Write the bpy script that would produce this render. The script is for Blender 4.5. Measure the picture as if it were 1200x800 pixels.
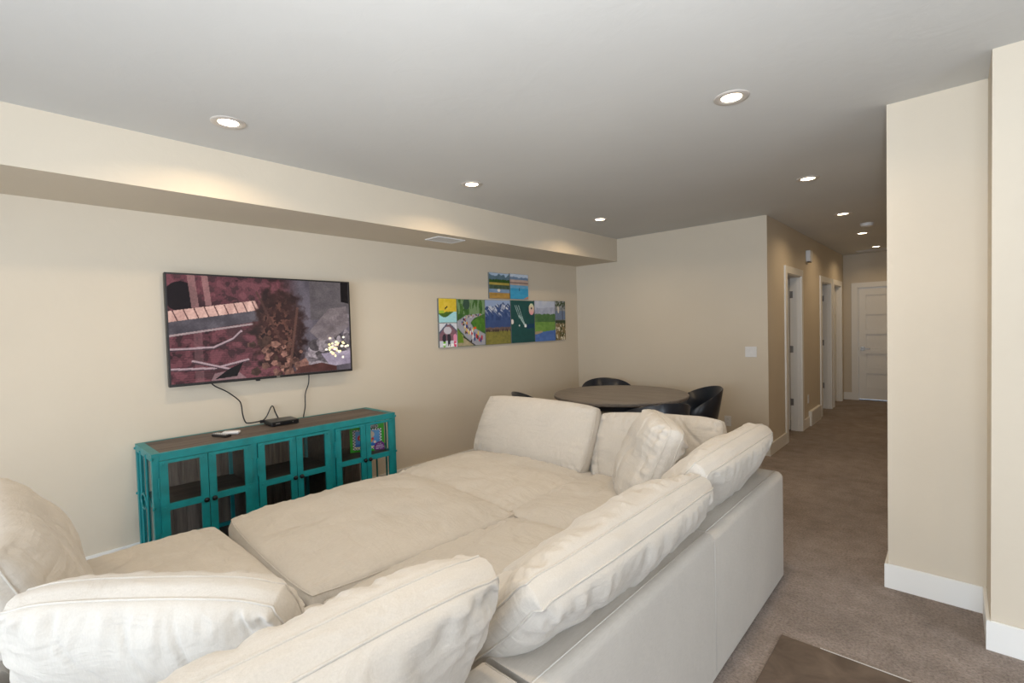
import bpy, bmesh, math, random
import numpy as np
from mathutils import Vector, Matrix, noise
random.seed(4); RNG = np.random.default_rng(7)
for o in list(bpy.data.objects): bpy.data.objects.remove(o, do_unlink=True)
SC = bpy.context.scene; COL = SC.collection
R = math.radians

# ------------------------------------------------------------ camera
CAM_F, YAW, PITCH, ROLL, CAM_H = 564.5, .7431, -.0304, -.0274, 1.4775
cy, sy = math.cos(YAW), math.sin(YAW)
F = Vector((-sy*math.cos(PITCH), cy*math.cos(PITCH), math.sin(PITCH)))
R0 = Vector((cy, sy, 0)); U0 = R0.cross(F)
RX = math.cos(ROLL)*R0 + math.sin(ROLL)*U0
UX = -math.sin(ROLL)*R0 + math.cos(ROLL)*U0
cam = bpy.data.cameras.new('camera'); cam.sensor_width = 36; cam.lens = CAM_F/1200*36
cam.clip_start = .02; cam.clip_end = 100
camo = bpy.data.objects.new('camera', cam); COL.objects.link(camo)
M = Matrix((RX, UX, -F)).transposed().to_4x4(); M.translation = (0, 0, CAM_H)
camo.matrix_world = M; SC.camera = camo

# ------------------------------------------------------------ world, light, exposure
W = bpy.data.worlds.new('World'); SC.world = W; W.use_nodes = True
W.node_tree.nodes['Background'].inputs[0].default_value = (.72, .84, 1, 1)
W.node_tree.nodes['Background'].inputs[1].default_value = 1.0
SC.view_settings.view_transform = 'Standard'; SC.view_settings.look = 'None'
SC.view_settings.gamma = 1; SC.view_settings.use_curve_mapping = False
SC.view_settings.exposure = 0.64
def area(name, loc, rot, sx, sy_, power, color, shape='RECTANGLE', spread=180):
    l = bpy.data.lights.new(name, 'AREA'); l.shape = shape; l.size = sx; l.size_y = sy_
    l.energy = power; l.color = color; l.spread = R(spread)
    o = bpy.data.objects.new(name, l); COL.objects.link(o); o.location = loc; o.rotation_euler = rot
    return o
DAY = (.79, .89, 1.0)
# daylight through the glass doors behind the camera and the window in the right wall
area('daylight_near', (-.4, -3.12, 1.15), (R(90), 0, 0), 3.3, 2.0, 142, DAY)
area('daylight_side', (3.22, .4, 1.45), (R(90), 0, R(90)), 2.3, 1.3, 38, DAY)
# the photographer's flash, bounced off the ceiling ahead of the camera
fl = bpy.data.lights.new('bounce_flash', 'SPOT'); fl.energy = 160; fl.color = (.94, .97, 1); fl.spot_size = R(142); fl.spot_blend = 1; fl.shadow_soft_size = .06
flo = bpy.data.objects.new('bounce_flash', fl); COL.objects.link(flo); flo.location = (.12, -.16, 1.52)
flo.rotation_euler = Vector((-.62, .66, .95)).to_track_quat('-Z', 'Y').to_euler()

# ------------------------------------------------------------ materials
def nm(name):
    m = bpy.data.materials.new(name); m.use_nodes = True
    nt = m.node_tree; b = nt.nodes['Principled BSDF']; return m, nt, b
def node(nt, t, **kw):
    n = nt.nodes.new(t)
    for k, v in kw.items():
        if k in n.inputs: n.inputs[k].default_value = v
        else: setattr(n, k, v)
    return n
def coords(nt, scale=(1,1,1), kind='Object'):
    tc = node(nt, 'ShaderNodeTexCoord'); mp = node(nt, 'ShaderNodeMapping')
    mp.inputs['Scale'].default_value = scale
    nt.links.new(tc.outputs[kind], mp.inputs['Vector']); return mp.outputs['Vector']
def noise_tex(nt, vec, scale, detail=3, rough=.5, dist=0):
    n = node(nt, 'ShaderNodeTexNoise'); n.inputs['Scale'].default_value = scale
    n.inputs['Detail'].default_value = detail; n.inputs['Roughness'].default_value = rough
    n.inputs['Distortion'].default_value = dist
    nt.links.new(vec, n.inputs['Vector']); return n.outputs['Fac']
def ramp(nt, fac, stops):
    r = node(nt, 'ShaderNodeValToRGB'); e = r.color_ramp.elements
    while len(e) < len(stops): e.new(.5)
    for i, (p, c) in enumerate(stops): e[i].position = p; e[i].color = (*c, 1)
    nt.links.new(fac, r.inputs['Fac']); return r.outputs['Color']
def bump(nt, b, h, strength, dist=.01, prev=None):
    n = node(nt, 'ShaderNodeBump'); n.inputs['Strength'].default_value = strength
    n.inputs['Distance'].default_value = dist; nt.links.new(h, n.inputs['Height'])
    if prev: nt.links.new(prev, n.inputs['Normal'])
    nt.links.new(n.outputs['Normal'], b.inputs['Normal']); return n.outputs['Normal']
def sc(c, k): return tuple(min(1, x*k) for x in c)
def plain(name, c, rough=.5, metal=0, spec=.5, var=.06, vs=8):
    m, nt, b = nm(name); v = coords(nt)
    f = noise_tex(nt, v, vs, 3)
    nt.links.new(ramp(nt, f, [(.3, sc(c, 1-var)), (.7, sc(c, 1+var))]), b.inputs['Base Color'])
    b.inputs['Roughness'].default_value = rough; b.inputs['Metallic'].default_value = metal
    b.inputs['Specular IOR Level'].default_value = spec; return m
def painted(name, c, bs=.12, rough=.75):
    m, nt, b = nm(name); v = coords(nt)
    f = noise_tex(nt, v, 1.3, 4)
    nt.links.new(ramp(nt, f, [(.3, sc(c, .975)), (.7, sc(c, 1.02))]), b.inputs['Base Color'])
    b.inputs['Roughness'].default_value = rough; b.inputs['Specular IOR Level'].default_value = .3
    a = noise_tex(nt, v, 6, 6, .6, .6)
    t = ramp(nt, a, [(.42, (0,0,0)), (.6, (1,1,1))])
    n1 = bump(nt, b, t, bs, .004)
    return m
def fabric(name, c, wr=.5):
    m, nt, b = nm(name); v = coords(nt)
    f = noise_tex(nt, v, 3.0, 4, .6)
    f2 = noise_tex(nt, coords(nt, (260, 40, 260)), 1, 2)
    mx = node(nt, 'ShaderNodeMix', data_type='RGBA', blend_type='MULTIPLY'); mx.inputs['Factor'].default_value = 1
    nt.links.new(ramp(nt, f, [(.3, sc(c, .95)), (.7, sc(c, 1.04))]), mx.inputs['A'])
    nt.links.new(ramp(nt, f2, [(.3, (.93,.93,.93)), (.7, (1,1,1))]), mx.inputs['B'])
    nt.links.new(mx.outputs['Result'], b.inputs['Base Color'])
    b.inputs['Roughness'].default_value = .95; b.inputs['Specular IOR Level'].default_value = .15
    b.inputs['Sheen Weight'].default_value = .15
    w1 = noise_tex(nt, coords(nt, (2.2, 6, 3)), 2.2, 4, .55, 1.2)
    n1 = bump(nt, b, w1, wr, .02)
    w2 = noise_tex(nt, coords(nt, (9, 30, 12)), 1.0, 3, .55, .8)
    n2 = bump(nt, b, w2, wr*.5, .006, n1)
    w3 = noise_tex(nt, coords(nt, (1,1,1)), 420, 1)
    bump(nt, b, w3, .12, .002, n2)
    return m
def wood(name, c1, c2, axis=1, rough=.55, sc_=1.0):
    m, nt, b = nm(name); s = [26*sc_]*3; s[axis] = 1.6*sc_
    v = coords(nt, s); f = noise_tex(nt, v, 1, 6, .65, .7)
    g = noise_tex(nt, coords(nt), 2.5, 3)
    mx = node(nt, 'ShaderNodeMix', data_type='RGBA', blend_type='MULTIPLY'); mx.inputs['Factor'].default_value = 1
    nt.links.new(ramp(nt, f, [(.32, c1), (.68, c2)]), mx.inputs['A'])
    nt.links.new(ramp(nt, g, [(.3, (.8,.8,.8)), (.7, (1,1,1))]), mx.inputs['B'])
    nt.links.new(mx.outputs['Result'], b.inputs['Base Color'])
    b.inputs['Roughness'].default_value = rough; b.inputs['Specular IOR Level'].default_value = .35
    bump(nt, b, f, .3, .002); return m
def emit(name, c, s):
    m, nt, b = nm(name); b.inputs['Base Color'].default_value = (.8,.8,.8,1)
    b.inputs['Emission Color'].default_value = (*c, 1); b.inputs['Emission Strength'].default_value = s; return m
def glass(name, tint=(1,1,1), refl=1.0):
    m = bpy.data.materials.new(name); m.use_nodes = True; nt = m.node_tree
    nt.nodes.remove(nt.nodes['Principled BSDF']); out = nt.nodes['Material Output']
    t = node(nt, 'ShaderNodeBsdfTransparent'); t.inputs[0].default_value = (*tint, 1)
    g = node(nt, 'ShaderNodeBsdfGlossy'); g.inputs['Roughness'].default_value = .03
    fr = node(nt, 'ShaderNodeFresnel'); fr.inputs['IOR'].default_value = 1.5
    mx = node(nt, 'ShaderNodeMixShader')
    gm = node(nt, 'ShaderNodeNewGeometry'); sb = node(nt, 'ShaderNodeMath', operation='SUBTRACT'); sb.inputs[0].default_value = 1
    nt.links.new(gm.outputs['Backfacing'], sb.inputs[1]); mu = node(nt, 'ShaderNodeMath', operation='MULTIPLY')
    nt.links.new(fr.outputs[0], mu.inputs[0]); nt.links.new(sb.outputs[0], mu.inputs[1]); nt.links.new(mu.outputs[0], mx.inputs[0]); nt.links.new(t.outputs[0], mx.inputs[1]); nt.links.new(g.outputs[0], mx.inputs[2])
    nt.links.new(mx.outputs[0], out.inputs[0]); return m
def colattr(name, emission=0, rough=.6):
    m, nt, b = nm(name); a = node(nt, 'ShaderNodeVertexColor'); a.layer_name = 'Col'
    if emission:
        b.inputs['Base Color'].default_value = (.01,.01,.012,1)
        nt.links.new(a.outputs[0], b.inputs['Emission Color']); b.inputs['Emission Strength'].default_value = emission
    else: nt.links.new(a.outputs[0], b.inputs['Base Color'])
    b.inputs['Roughness'].default_value = rough; b.inputs['Specular IOR Level'].default_value = .3; return m
def carpet():
    m, nt, b = nm('carpet_pile'); v = coords(nt)
    big = noise_tex(nt, v, 1.7, 5, .6, .5); mid = noise_tex(nt, v, 9, 4, .6)
    fine = noise_tex(nt, v, 85, 2, .6); tuft = noise_tex(nt, v, 260, 2, .7)
    def mul(a, bb):
        mx = node(nt, 'ShaderNodeMix', data_type='RGBA', blend_type='MULTIPLY'); mx.inputs['Factor'].default_value = 1
        nt.links.new(a, mx.inputs['A']); nt.links.new(bb, mx.inputs['B']); return mx.outputs['Result']
    c = ramp(nt, big, [(.3, (.27,.215,.18)), (.5, (.335,.275,.24)), (.7, (.40,.33,.29))])
    c = mul(c, ramp(nt, mid, [(.32, (.74,.73,.72)), (.62, (1,1,1))]))
    c = mul(c, ramp(nt, fine, [(.3, (.60,.58,.56)), (.62, (1,1,1))]))
    nt.links.new(c, b.inputs['Base Color'])
    b.inputs['Roughness'].default_value = 1; b.inputs['Specular IOR Level'].default_value = .05
    b.inputs['Sheen Weight'].default_value = .2
    n = bump(nt, b, fine, .9, .012); bump(nt, b, tuft, .5, .004, n); return m
WALL = (.63, .56, .455)
m_wall = painted('beige_wall_paint', WALL)
m_ceil = painted('ceiling_paint', (.60, .60, .585), .12)
m_trim = painted('white_trim_paint', (.80, .79, .76), .0, .4)
m_carpet = carpet()
LINEN = (.565, .53, .48)
m_linen = fabric('linen_slipcover', LINEN, .42)
m_linen2 = fabric('linen_frame_cover', (.52,.49,.45), .10)
m_teal = plain('teal_painted_metal', (.003,.215,.235), .42, 0, .5, .15, 14)
m_knob = plain('black_knob_metal', (.015,.015,.018), .3, .6)
m_wtop = wood('weathered_wood_top', (.075,.055,.045), (.19,.15,.125), 1)
m_wback = wood('weathered_wood_boards', (.07,.055,.045), (.26,.21,.175), 2)
m_wshelf = wood('dark_wood_shelf', (.035,.028,.024), (.10,.08,.07), 1)
m_table = wood('grey_brown_table_wood', (.15,.13,.118), (.26,.23,.205), 0, .42)
m_black = plain('black_stained_wood', (.010,.014,.024), .28)
m_cream = plain('cream_seat_fabric', (.50,.46,.38), .9)
m_bplastic = plain('black_plastic', (.012,.012,.014), .35)
m_wplastic = plain('white_plastic', (.72,.72,.72), .4)
m_ring = plain('brushed_trim_ring', (.62,.58,.54), .35, .3)
m_steel = plain('brushed_nickel', (.35,.33,.31), .35, .9)
m_glass = glass('clear_glass')
m_lens = emit('lamp_lens', (1, .83, .56), 9)
m_screen = colattr('screen_picture', 1.0, .15)
m_print = colattr('printed_canvas', 0, .7)
m_vent = plain('white_vent_metal', (.62,.60,.57), .5)
m_dark = plain('dark_void', (.03,.03,.03), .9)
m_paper = plain('printed_paper_white', (.8,.8,.8), .5)
m_mat = None

# ------------------------------------------------------------ mesh helpers
class MB:
    def __init__(s): s.v = []; s.f = []
    def add(s, vs, fs):
        n = len(s.v); s.v += [tuple(x) for x in vs]; s.f += [tuple(i+n for i in q) for q in fs]; return s
    def box(s, x0, x1, y0, y1, z0, z1):
        return s.add([(x0,y0,z0),(x1,y0,z0),(x1,y1,z0),(x0,y1,z0),(x0,y0,z1),(x1,y0,z1),(x1,y1,z1),(x0,y1,z1)],
                     [(0,3,2,1),(4,5,6,7),(0,1,5,4),(1,2,6,5),(2,3,7,6),(3,0,4,7)])
    def rbox(s, x0, x1, y0, y1, z0, z1, r=.005, seg=2):
        bm = bmesh.new(); bmesh.ops.create_cube(bm, size=1)
        for v in bm.verts: v.co = Vector(((x0+x1)/2+v.co.x*(x1-x0), (y0+y1)/2+v.co.y*(y1-y0), (z0+z1)/2+v.co.z*(z1-z0)))
        r = min(r, .49*min(x1-x0, y1-y0, z1-z0))
        bmesh.ops.bevel(bm, geom=bm.edges[:], offset=r, segments=seg, profile=.5, affect='EDGES')
        bm.verts.index_update()
        s.add([v.co[:] for v in bm.verts], [[v.index for v in f.verts] for f in bm.faces]); bm.free(); return s
    def tube(s, pts, r, n=8, caps=True, closed=False):
        pts = [Vector(p) for p in pts]; N = len(pts); vs = []; up = None
        for i, p in enumerate(pts):
            a = pts[(i-1) % N] if (closed or i) else p; b = pts[(i+1) % N] if (closed or i < N-1) else p
            t = (b-a).normalized()
            if up is None: up = t.orthogonal().normalized()
            u = (up - t*up.dot(t))
            u = u.normalized() if u.length > 1e-6 else t.orthogonal().normalized()
            up = u; w = t.cross(u); rr = r[i] if isinstance(r, (list, tuple)) else r
            for k in range(n):
                an = 2*math.pi*k/n; vs.append(p + u*math.cos(an)*rr + w*math.sin(an)*rr)
        fs = []
        for i in range(N if closed else N-1):
            j = (i+1) % N
            for k in range(n): fs.append((i*n+k, i*n+(k+1) % n, j*n+(k+1) % n, j*n+k))
        if caps and not closed: fs += [tuple(range(n-1, -1, -1)), tuple((N-1)*n+k for k in range(n))]
        return s.add(vs, fs)
    def lathe(s, prof, c=(0,0,0), n=32, axis='z'):
        vs = []; fs = []
        for (r, z) in prof:
            for k in range(n):
                a = 2*math.pi*k/n; p = (r*math.cos(a), r*math.sin(a), z)
                if axis == 'x': p = (z, p[0], p[1])
                if axis == 'y': p = (p[0], z, p[1])
                vs.append((p[0]+c[0], p[1]+c[1], p[2]+c[2]))
        for i in range(len(prof)-1):
            for k in range(n): fs.append((i*n+k, i*n+(k+1) % n, (i+1)*n+(k+1) % n, (i+1)*n+k))
        fs += [tuple(range(n-1, -1, -1)), tuple((len(prof)-1)*n+k for k in range(n))]
        return s.add(vs, fs)
    def sbox(s, x0, x1, y0, y1, z0, z1, r, seg, flat):
        """bevelled box whose edges lying in the 'flat' planes ('x0','y1',...) stay crisp"""
        bm = bmesh.new(); bmesh.ops.create_cube(bm, size=1)
        for v in bm.verts: v.co = Vector(((x0+x1)/2+v.co.x*(x1-x0), (y0+y1)/2+v.co.y*(y1-y0), (z0+z1)/2+v.co.z*(z1-z0)))
        pl = {'x0':(0,x0),'x1':(0,x1),'y0':(1,y0),'y1':(1,y1),'z0':(2,z0),'z1':(2,z1)}
        ed = [e for e in bm.edges if not any(abs(e.verts[0].co[pl[f][0]]-pl[f][1]) < 1e-6 and abs(e.verts[1].co[pl[f][0]]-pl[f][1]) < 1e-6 for f in flat)]
        bmesh.ops.bevel(bm, geom=ed, offset=r, segments=seg, profile=.5, affect='EDGES'); bm.verts.index_update()
        s.add([v.co[:] for v in bm.verts], [[v.index for v in f.verts] for f in bm.faces]); bm.free(); return s
    def build(s, name, mat, parent=None, smooth=False, ang=None):
        me = bpy.data.meshes.new(name); me.from_pydata(s.v, [], s.f); me.validate(); me.update()
        bm = bmesh.new(); bm.from_mesh(me); bmesh.ops.recalc_face_normals(bm, faces=bm.faces); bm.to_mesh(me); bm.free()
        me.materials.append(mat)
        if smooth:
            me.polygons.foreach_set('use_smooth', [True]*len(me.polygons))
            if ang: me.set_sharp_from_angle(angle=R(ang))
        o = bpy.data.objects.new(name, me); COL.objects.link(o)
        if parent: o.parent = parent
        return o
def tag(o, label=None, cat=None, group=None, kind=None):
    if label: o['label'] = label
    if cat: o['category'] = cat
    if group: o['group'] = group
    if kind: o['kind'] = kind
    return o
def empty(name, loc=(0,0,0), rz=0):
    o = bpy.data.objects.new(name, None); COL.objects.link(o); o.location = loc; o.rotation_euler = (0,0,rz)
    o.empty_display_size = .1; return o
def copy_tree(o, parent=None):
    c = o.copy(); COL.objects.link(c); c.parent = parent
    for ch in [x for x in bpy.data.objects if x.parent == o]: copy_tree(ch, c)
    return c
def struct(name, mb, mat, parent=None, label=None):
    o = mb.build(name, mat, parent)
    if not parent: tag(o, kind='structure', label=label, cat=name.split('_')[0])
    return o

# ------------------------------------------------------------ room shell
XL, YB, ZC, XS, ZS, XE, YE = -3.954, 5.692, 2.6, -3.295, 2.305, -1.48, 10.50
XH, YR, XJ, YJ, XR, YN = -.266, 3.28, .119, 2.937, 3.1, -3.0
YH0 = YB
struct('floor', MB().box(XL-.12, XR+.12, YN-.12, YE+.12, -.05, 0), m_carpet, label='taupe carpet running down the hallway')
struct('ceiling', MB().box(XL-.12, XR+.12, YN-.12, YE+.12, ZC, ZC+.1), m_ceil, label='smooth off-white ceiling with recessed lights')
struct('wall_left', MB().box(XL-.12, XL, YN-.12, YB+.12, 0, ZC), m_wall, label='long beige wall carrying the television')
struct('trim_1', MB().box(XL, XS, YN, YB, ZS, ZC), m_wall, label='boxed beige soffit along the top of the television wall')
struct('wall_back', MB().box(XL, XE-.12, YB, YB+.12, 0, ZC), m_wall, label='beige wall behind the dining table')
D1, D2, D3 = (6.47, 7.20), (8.50, 9.25), (9.50, 10.20); DH = 2.03
hw = MB()
ys = [YB, *D1, *D2, *D3, YE]
for i in range(0, 8, 2): hw.box(XE-.12, XE, ys[i], ys[i+1], 0, ZC)
for a, b in (D1, D2, D3): hw.box(XE-.12, XE, a, b, DH, ZC)
struct('wall_hall_left', hw, m_wall, label='beige hallway wall with three doorways')
ED = (-1.273, -.50)
he = MB().box(XE-.12, ED[0], YE, YE+.12, 0, ZC).box(ED[1], XH+.1, YE, YE+.12, 0, ZC).box(ED[0], ED[1], YE, YE+.12, 2.005, ZC)
struct('wall_hall_end', he, m_wall, label='beige wall at the end of the hallway')
struct('wall_hall_right', MB().box(XH, XH+.12, YR, YE, 0, ZC), m_wall, label='beige hallway wall on the right')
struct('wall_return', MB().box(XH+.12, XJ+.12, YR, YR+.12, 0, ZC), m_wall, label='narrow beige wall face beside the hallway mouth')
struct('wall_jog', MB().box(XJ, XJ+.12, YJ, YR, 0, ZC), m_wall, label='shallow beige wall step at right')
struct('wall_alcove', MB().box(XJ+.12, XR+.12, YJ, YJ+.12, 0, ZC), m_wall, label='beige wall at the right edge')
WS = (-.75, 1.55, .8, 2.1)      # side window y0,y1,z0,z1
struct('wall_right', MB().box(XR, XR+.12, YN, WS[0], 0, ZC).box(XR, XR+.12, WS[1], YJ, 0, ZC)
       .box(XR, XR+.12, WS[0], WS[1], 0, WS[2]).box(XR, XR+.12, WS[0], WS[1], WS[3], ZC), m_wall)
WN = (-2.05, 1.25, .15, 2.15)
struct('wall_near', MB().box(XL, WN[0], YN-.12, YN, 0, ZC).box(WN[1], XR+.12, YN-.12, YN, 0, ZC)
       .box(WN[0], WN[1], YN-.12, YN, 0, WN[2]).box(WN[0], WN[1], YN-.12, YN, WN[3], ZC), m_wall)
# windows behind the camera (real openings with frames and panes)
w = empty('window_1'); tag(w, kind='structure', cat='window')
f = MB()
for x in (WN[0], -.43, WN[1]-.06): f.box(x, x+.06, YN-.09, YN-.03, WN[2], WN[3])
f.box(WN[0]+.06, WN[1]-.06, YN-.089, YN-.031, WN[2], WN[2]+.06).box(WN[0]+.06, WN[1]-.06, YN-.089, YN-.031, WN[3]-.06, WN[3])
f.build('window_frame', m_trim, w)
MB().box(WN[0]+.06, WN[1]-.06, YN-.064, YN-.058, WN[2]+.06, WN[3]-.06).build('pane', m_glass, w)
w = empty('window_2'); tag(w, kind='structure', cat='window')
f = MB()
for y in (WS[0], WS[1]-.06): f.box(XR+.03, XR+.09, y, y+.06, WS[2], WS[3])
f.box(XR+.031, XR+.089, WS[0]+.06, WS[1]-.06, WS[2], WS[2]+.06).box(XR+.031, XR+.089, WS[0]+.06, WS[1]-.06, WS[3]-.06, WS[3])
f.build('window_frame', m_trim, w)
MB().box(XR+.058, XR+.064, WS[0]+.06, WS[1]-.06, WS[2]+.06, WS[3]-.06).build('pane', m_glass, w)
# rooms behind the hallway doors
struct('wall_bedroom_far', MB().box(-3.7, -3.6, YB+.12, YE+.12, 0, ZC), m_wall)
struct('wall_bedroom_end', MB().box(-3.6, XE-.12, YE, YE+.12, 0, ZC), m_wall)
struct('wall_bedroom_divider', MB().box(-3.6, XE-.12, 7.9, 8.0, 0, ZC), m_wall)

# baseboards
BT, BH = .015, .132
def bb(name, x0, x1, y0, y1, label=None, h=BH):
    m = MB().box(x0, x1, y0, y1, 0, h-.004)
    ex, ey = (.003, 0) if (x1-x0) < (y1-y0) else (0, .003)
    m.box(x0+ex, x1-ex, y0+ey, y1-ey, h-.004, h)
    struct(name, m, m_trim, label=label or 'white baseboard')
bb('baseboard_left', XL, XL+BT, YN, YB-BT, 'white baseboard under the television wall')
bb('baseboard_back', XL, XE+BT, YB-BT, YB, 'white baseboard behind the dining table')
CW = .085
bb('baseboard_hall_left', XE, XE+BT, YB, D1[0]-CW, 'white baseboard before the first hallway door')
bb('baseboard_hall_middle', XE, XE+BT, D1[1]+CW, 7.62)
bb('baseboard_hall_far', XE, XE+BT, 8.28, D2[0]-CW)
bb('baseboard_hall_end', XE, ED[0]-CW, YE-BT, YE, 'white baseboard at the hallway end')
bb('baseboard_hall_right', XH-BT, XH, YR-BT, YE, 'white baseboard along the right of the hallway')
bb('baseboard_return', XH, XJ-BT, YR-BT, YR, 'white baseboard under the narrow wall face')
bb('baseboard_jog', XJ-BT, XJ, YJ-BT, YR, 'white baseboard on the wall step')
bb('baseboard_alcove', XJ, XR, YJ-BT, YJ, 'white baseboard at the right edge')

# low return-air box in the hallway wall
g = empty('return_air_cover', (XE, 7.95, 0))
tag(g, 'low white box cover at the foot of the hallway wall between two doors', 'vent')
MB().box(0, .035, -.33, .33, 0, .20).build('cover', m_trim, g)
gm = MB()
for i in range(9): gm.box(.0352, .038, -.29, .29, .025+i*.018, .035+i*.018)
tag(gm.build('louvre', m_vent, g), kind='stuff')

# doors
def lever(parent, loc, axis, sgn=1):
    h = MB(); x, y, z = loc
    if axis == 'y':
        h.box(x-.03, x+.03, y-.012, y, z-.03, z+.03); h.tube([(x,y-.012,z),(x,y-.05,z)], .009)
        h.rbox(x-.01, x+.11*sgn if sgn>0 else x+.01, y-.058, y-.045, z-.009, z+.009, .003) if sgn>0 else h.rbox(x-.11, x+.01, y-.058, y-.045, z-.009, z+.009, .003)
    else:
        h.box(x, x+.012, y-.03, y+.03, z-.03, z+.03); h.tube([(x+.012,y,z),(x+.05,y,z)], .009)
        h.rbox(x+.045, x+.058, y-.01, y+.11, z-.009, z+.009, .003)
    return h.build('handle', m_steel, parent)
def leaf_panels(parent, fn, w, h):
    """five recessed horizontal panels on a door leaf; fn maps (u along width, depth, z)."""
    st, rl = .105, .085; n = 5; top = .12; botm = .20
    ph = (h-top-botm-rl*(n-1))/n; m = MB(); D = .020
    m.box(*fn(0, st, 0, h, 0, D)).box(*fn(w-st, w, 0, h, 0, D)).box(*fn(st, w-st, 0, botm, 0, D)).box(*fn(st, w-st, h-top, h, 0, D))
    for i in range(n):
        z0 = botm+i*(ph+rl); z1 = z0+ph
        if i < n-1: m.box(*fn(st, w-st, z1, z1+rl, 0, D))
        MB().box(*fn(st+.016, w-st-.016, z0+.016, z1-.016, 0, .005)).build('panel', m_trim, parent)
    tag(m.build('stile_and_rail', m_trim, parent), kind='stuff')
# end-of-hall door
d = empty('door_1'); tag(d, 'white five-panel door at the end of the hallway', 'door', kind='structure')
c = MB(); a, b = ED; T = .018
c.box(a-CW, a, YE-T, YE, 0, 2.005).box(b, b+CW, YE-T, YE, 0, 2.005).box(a-CW, b+CW, YE-T, YE, 2.005, 2.005+CW)
c.build('casing', m_trim, d)
MB().box(a, a+.015, YE, YE+.12, 0, 2.005).box(b-.015, b, YE, YE+.12, 0, 2.005).box(a+.015, b-.015, YE, YE+.12, 1.99, 2.005).build('jamb', m_trim, d)
lf = MB().box(a+.018, b-.018, YE+.040, YE+.055, .02, 1.987).build('door_leaf', m_trim, d)
leaf_panels(lf, lambda u0,u1,z0,z1,q0,q1: (a+.018+u0, a+.018+u1, YE+.040-q1, YE+.040-q0, z0+.02, z1+.02), b-a-.036, 1.967)
lever(lf, (a+.075, YE+.02, .92), 'y', 1)
MB().box(a+.0155, a+.0185, YE+.01, YE+.05, .89, .95).build('strike_plate', m_steel, d)
MB().box(a, b, YE+.03, YE+.12, 0.0005, .004).build('threshold', m_dark, d)
def hall_door(name, rng, label, mode):
    a, b = rng; d = empty(name); tag(d, label, 'door', kind='structure')
    MB().box(XE, XE+T, a-CW, a, 0, DH).box(XE, XE+T, b, b+CW, 0, DH).box(XE, XE+T, a-CW, b+CW, DH, DH+CW).build('casing', m_trim, d)
    MB().box(XE-.12, XE, a, a+.015, 0, DH).box(XE-.12, XE, b-.015, b, 0, DH).box(XE-.12, XE, a+.015, b-.015, DH-.015, DH)\
        .box(XE-.07, XE-.035, a+.015, a+.025, 0, DH-.015).box(XE-.07, XE-.035, b-.025, b-.015, 0, DH-.015).build('jamb', m_trim, d)
    if mode == 'open':      # leaf swung into the room against the far jamb
        lf = MB().box(XE-.12-.74, XE-.125, b-.05, b-.015, .015, DH-.02).build('door_leaf', m_trim, d)
        for z in (.38, 1.08, 1.80):
            MB().box(XE-.124, XE-.085, b-.0175, b-.0145, z-.045, z+.045).tube([(XE-.1225,b-.018,z-.047),(XE-.1225,b-.018,z+.047)], .006).build('hinge', m_steel, d)
    else:
        lf = MB().box(XE-.105, XE-.084, a+.017, b-.017, .015, DH-.02).build('door_leaf', m_trim, d)
        leaf_panels(lf, lambda u0,u1,z0,z1,q0,q1: (XE-.084+q0, XE-.084+q1, a+.017+u0, a+.017+u1, z0+.015, z1+.015), b-a-.034, DH-.035)
        lever(lf, (XE-.07, a+.075, .93), 'x')
    return d
hall_door('door_2', D1, 'nearest hallway doorway, open, with white casing and steel hinges', 'open')
hall_door('door_3', D2, 'middle doorway on the hallway wall, standing open', 'open')
hall_door('door_4', D3, 'farthest doorway on the hallway wall, closed, with lever handle', 'closed')

# ------------------------------------------------------------ recessed lights
LP = [(-2.833,.91,'recessed ceiling light nearest above the television'), (-.826,2.58,'largest recessed ceiling light, nearest above the sofa end'),
      (-2.78,2.61,'recessed ceiling light above the middle of the television wall'), (-2.79,4.48,'recessed ceiling light above the dining table'),
      (-.865,4.50,'recessed ceiling light at the mouth of the hallway'), (-.889,6.31,'recessed ceiling light just inside the hallway'),
      (-.905,7.96,'recessed hallway light beside the smoke alarm'), (-.92,9.66,'farthest recessed hallway light by the ceiling grille'),
      (-2.83,-.9,'recessed ceiling light behind the near sofa corner'), (-.83,.75,'recessed ceiling light over the near sofa end'), (1.2,.75,'recessed ceiling light right of the sofa'), (1.2,-1.0,'recessed ceiling light near the large window')]
def can_light():
    t = empty('recessed_light')
    MB().lathe([(.083,0),(.083,-.003),(.079,-.006),(.056,-.006),(.049,-.002),(.049,0)], n=40).build('trim_ring', m_ring, t, True, 40)
    MB().lathe([(.0001,-.0015),(.0485,-.0015),(.0485,-.0005),(.0001,-.0005)], n=32).build('lens', m_lens, t)
    return t
c0 = can_light()
for i, (x, y, lab) in enumerate(LP):
    o = c0 if i == 0 else copy_tree(c0); o.location = (x, y, ZC)
    tag(o, lab, 'ceiling light', 'recessed ceiling lights')
    hall = y > 5 or (x > -1 and y > 4)
    area('can_lamp', (x, y, ZC-.012), (0,0,0), .1, .1, 2.5 if hall else 4.0, (1, .74, .45), 'DISK', 150)

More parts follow.
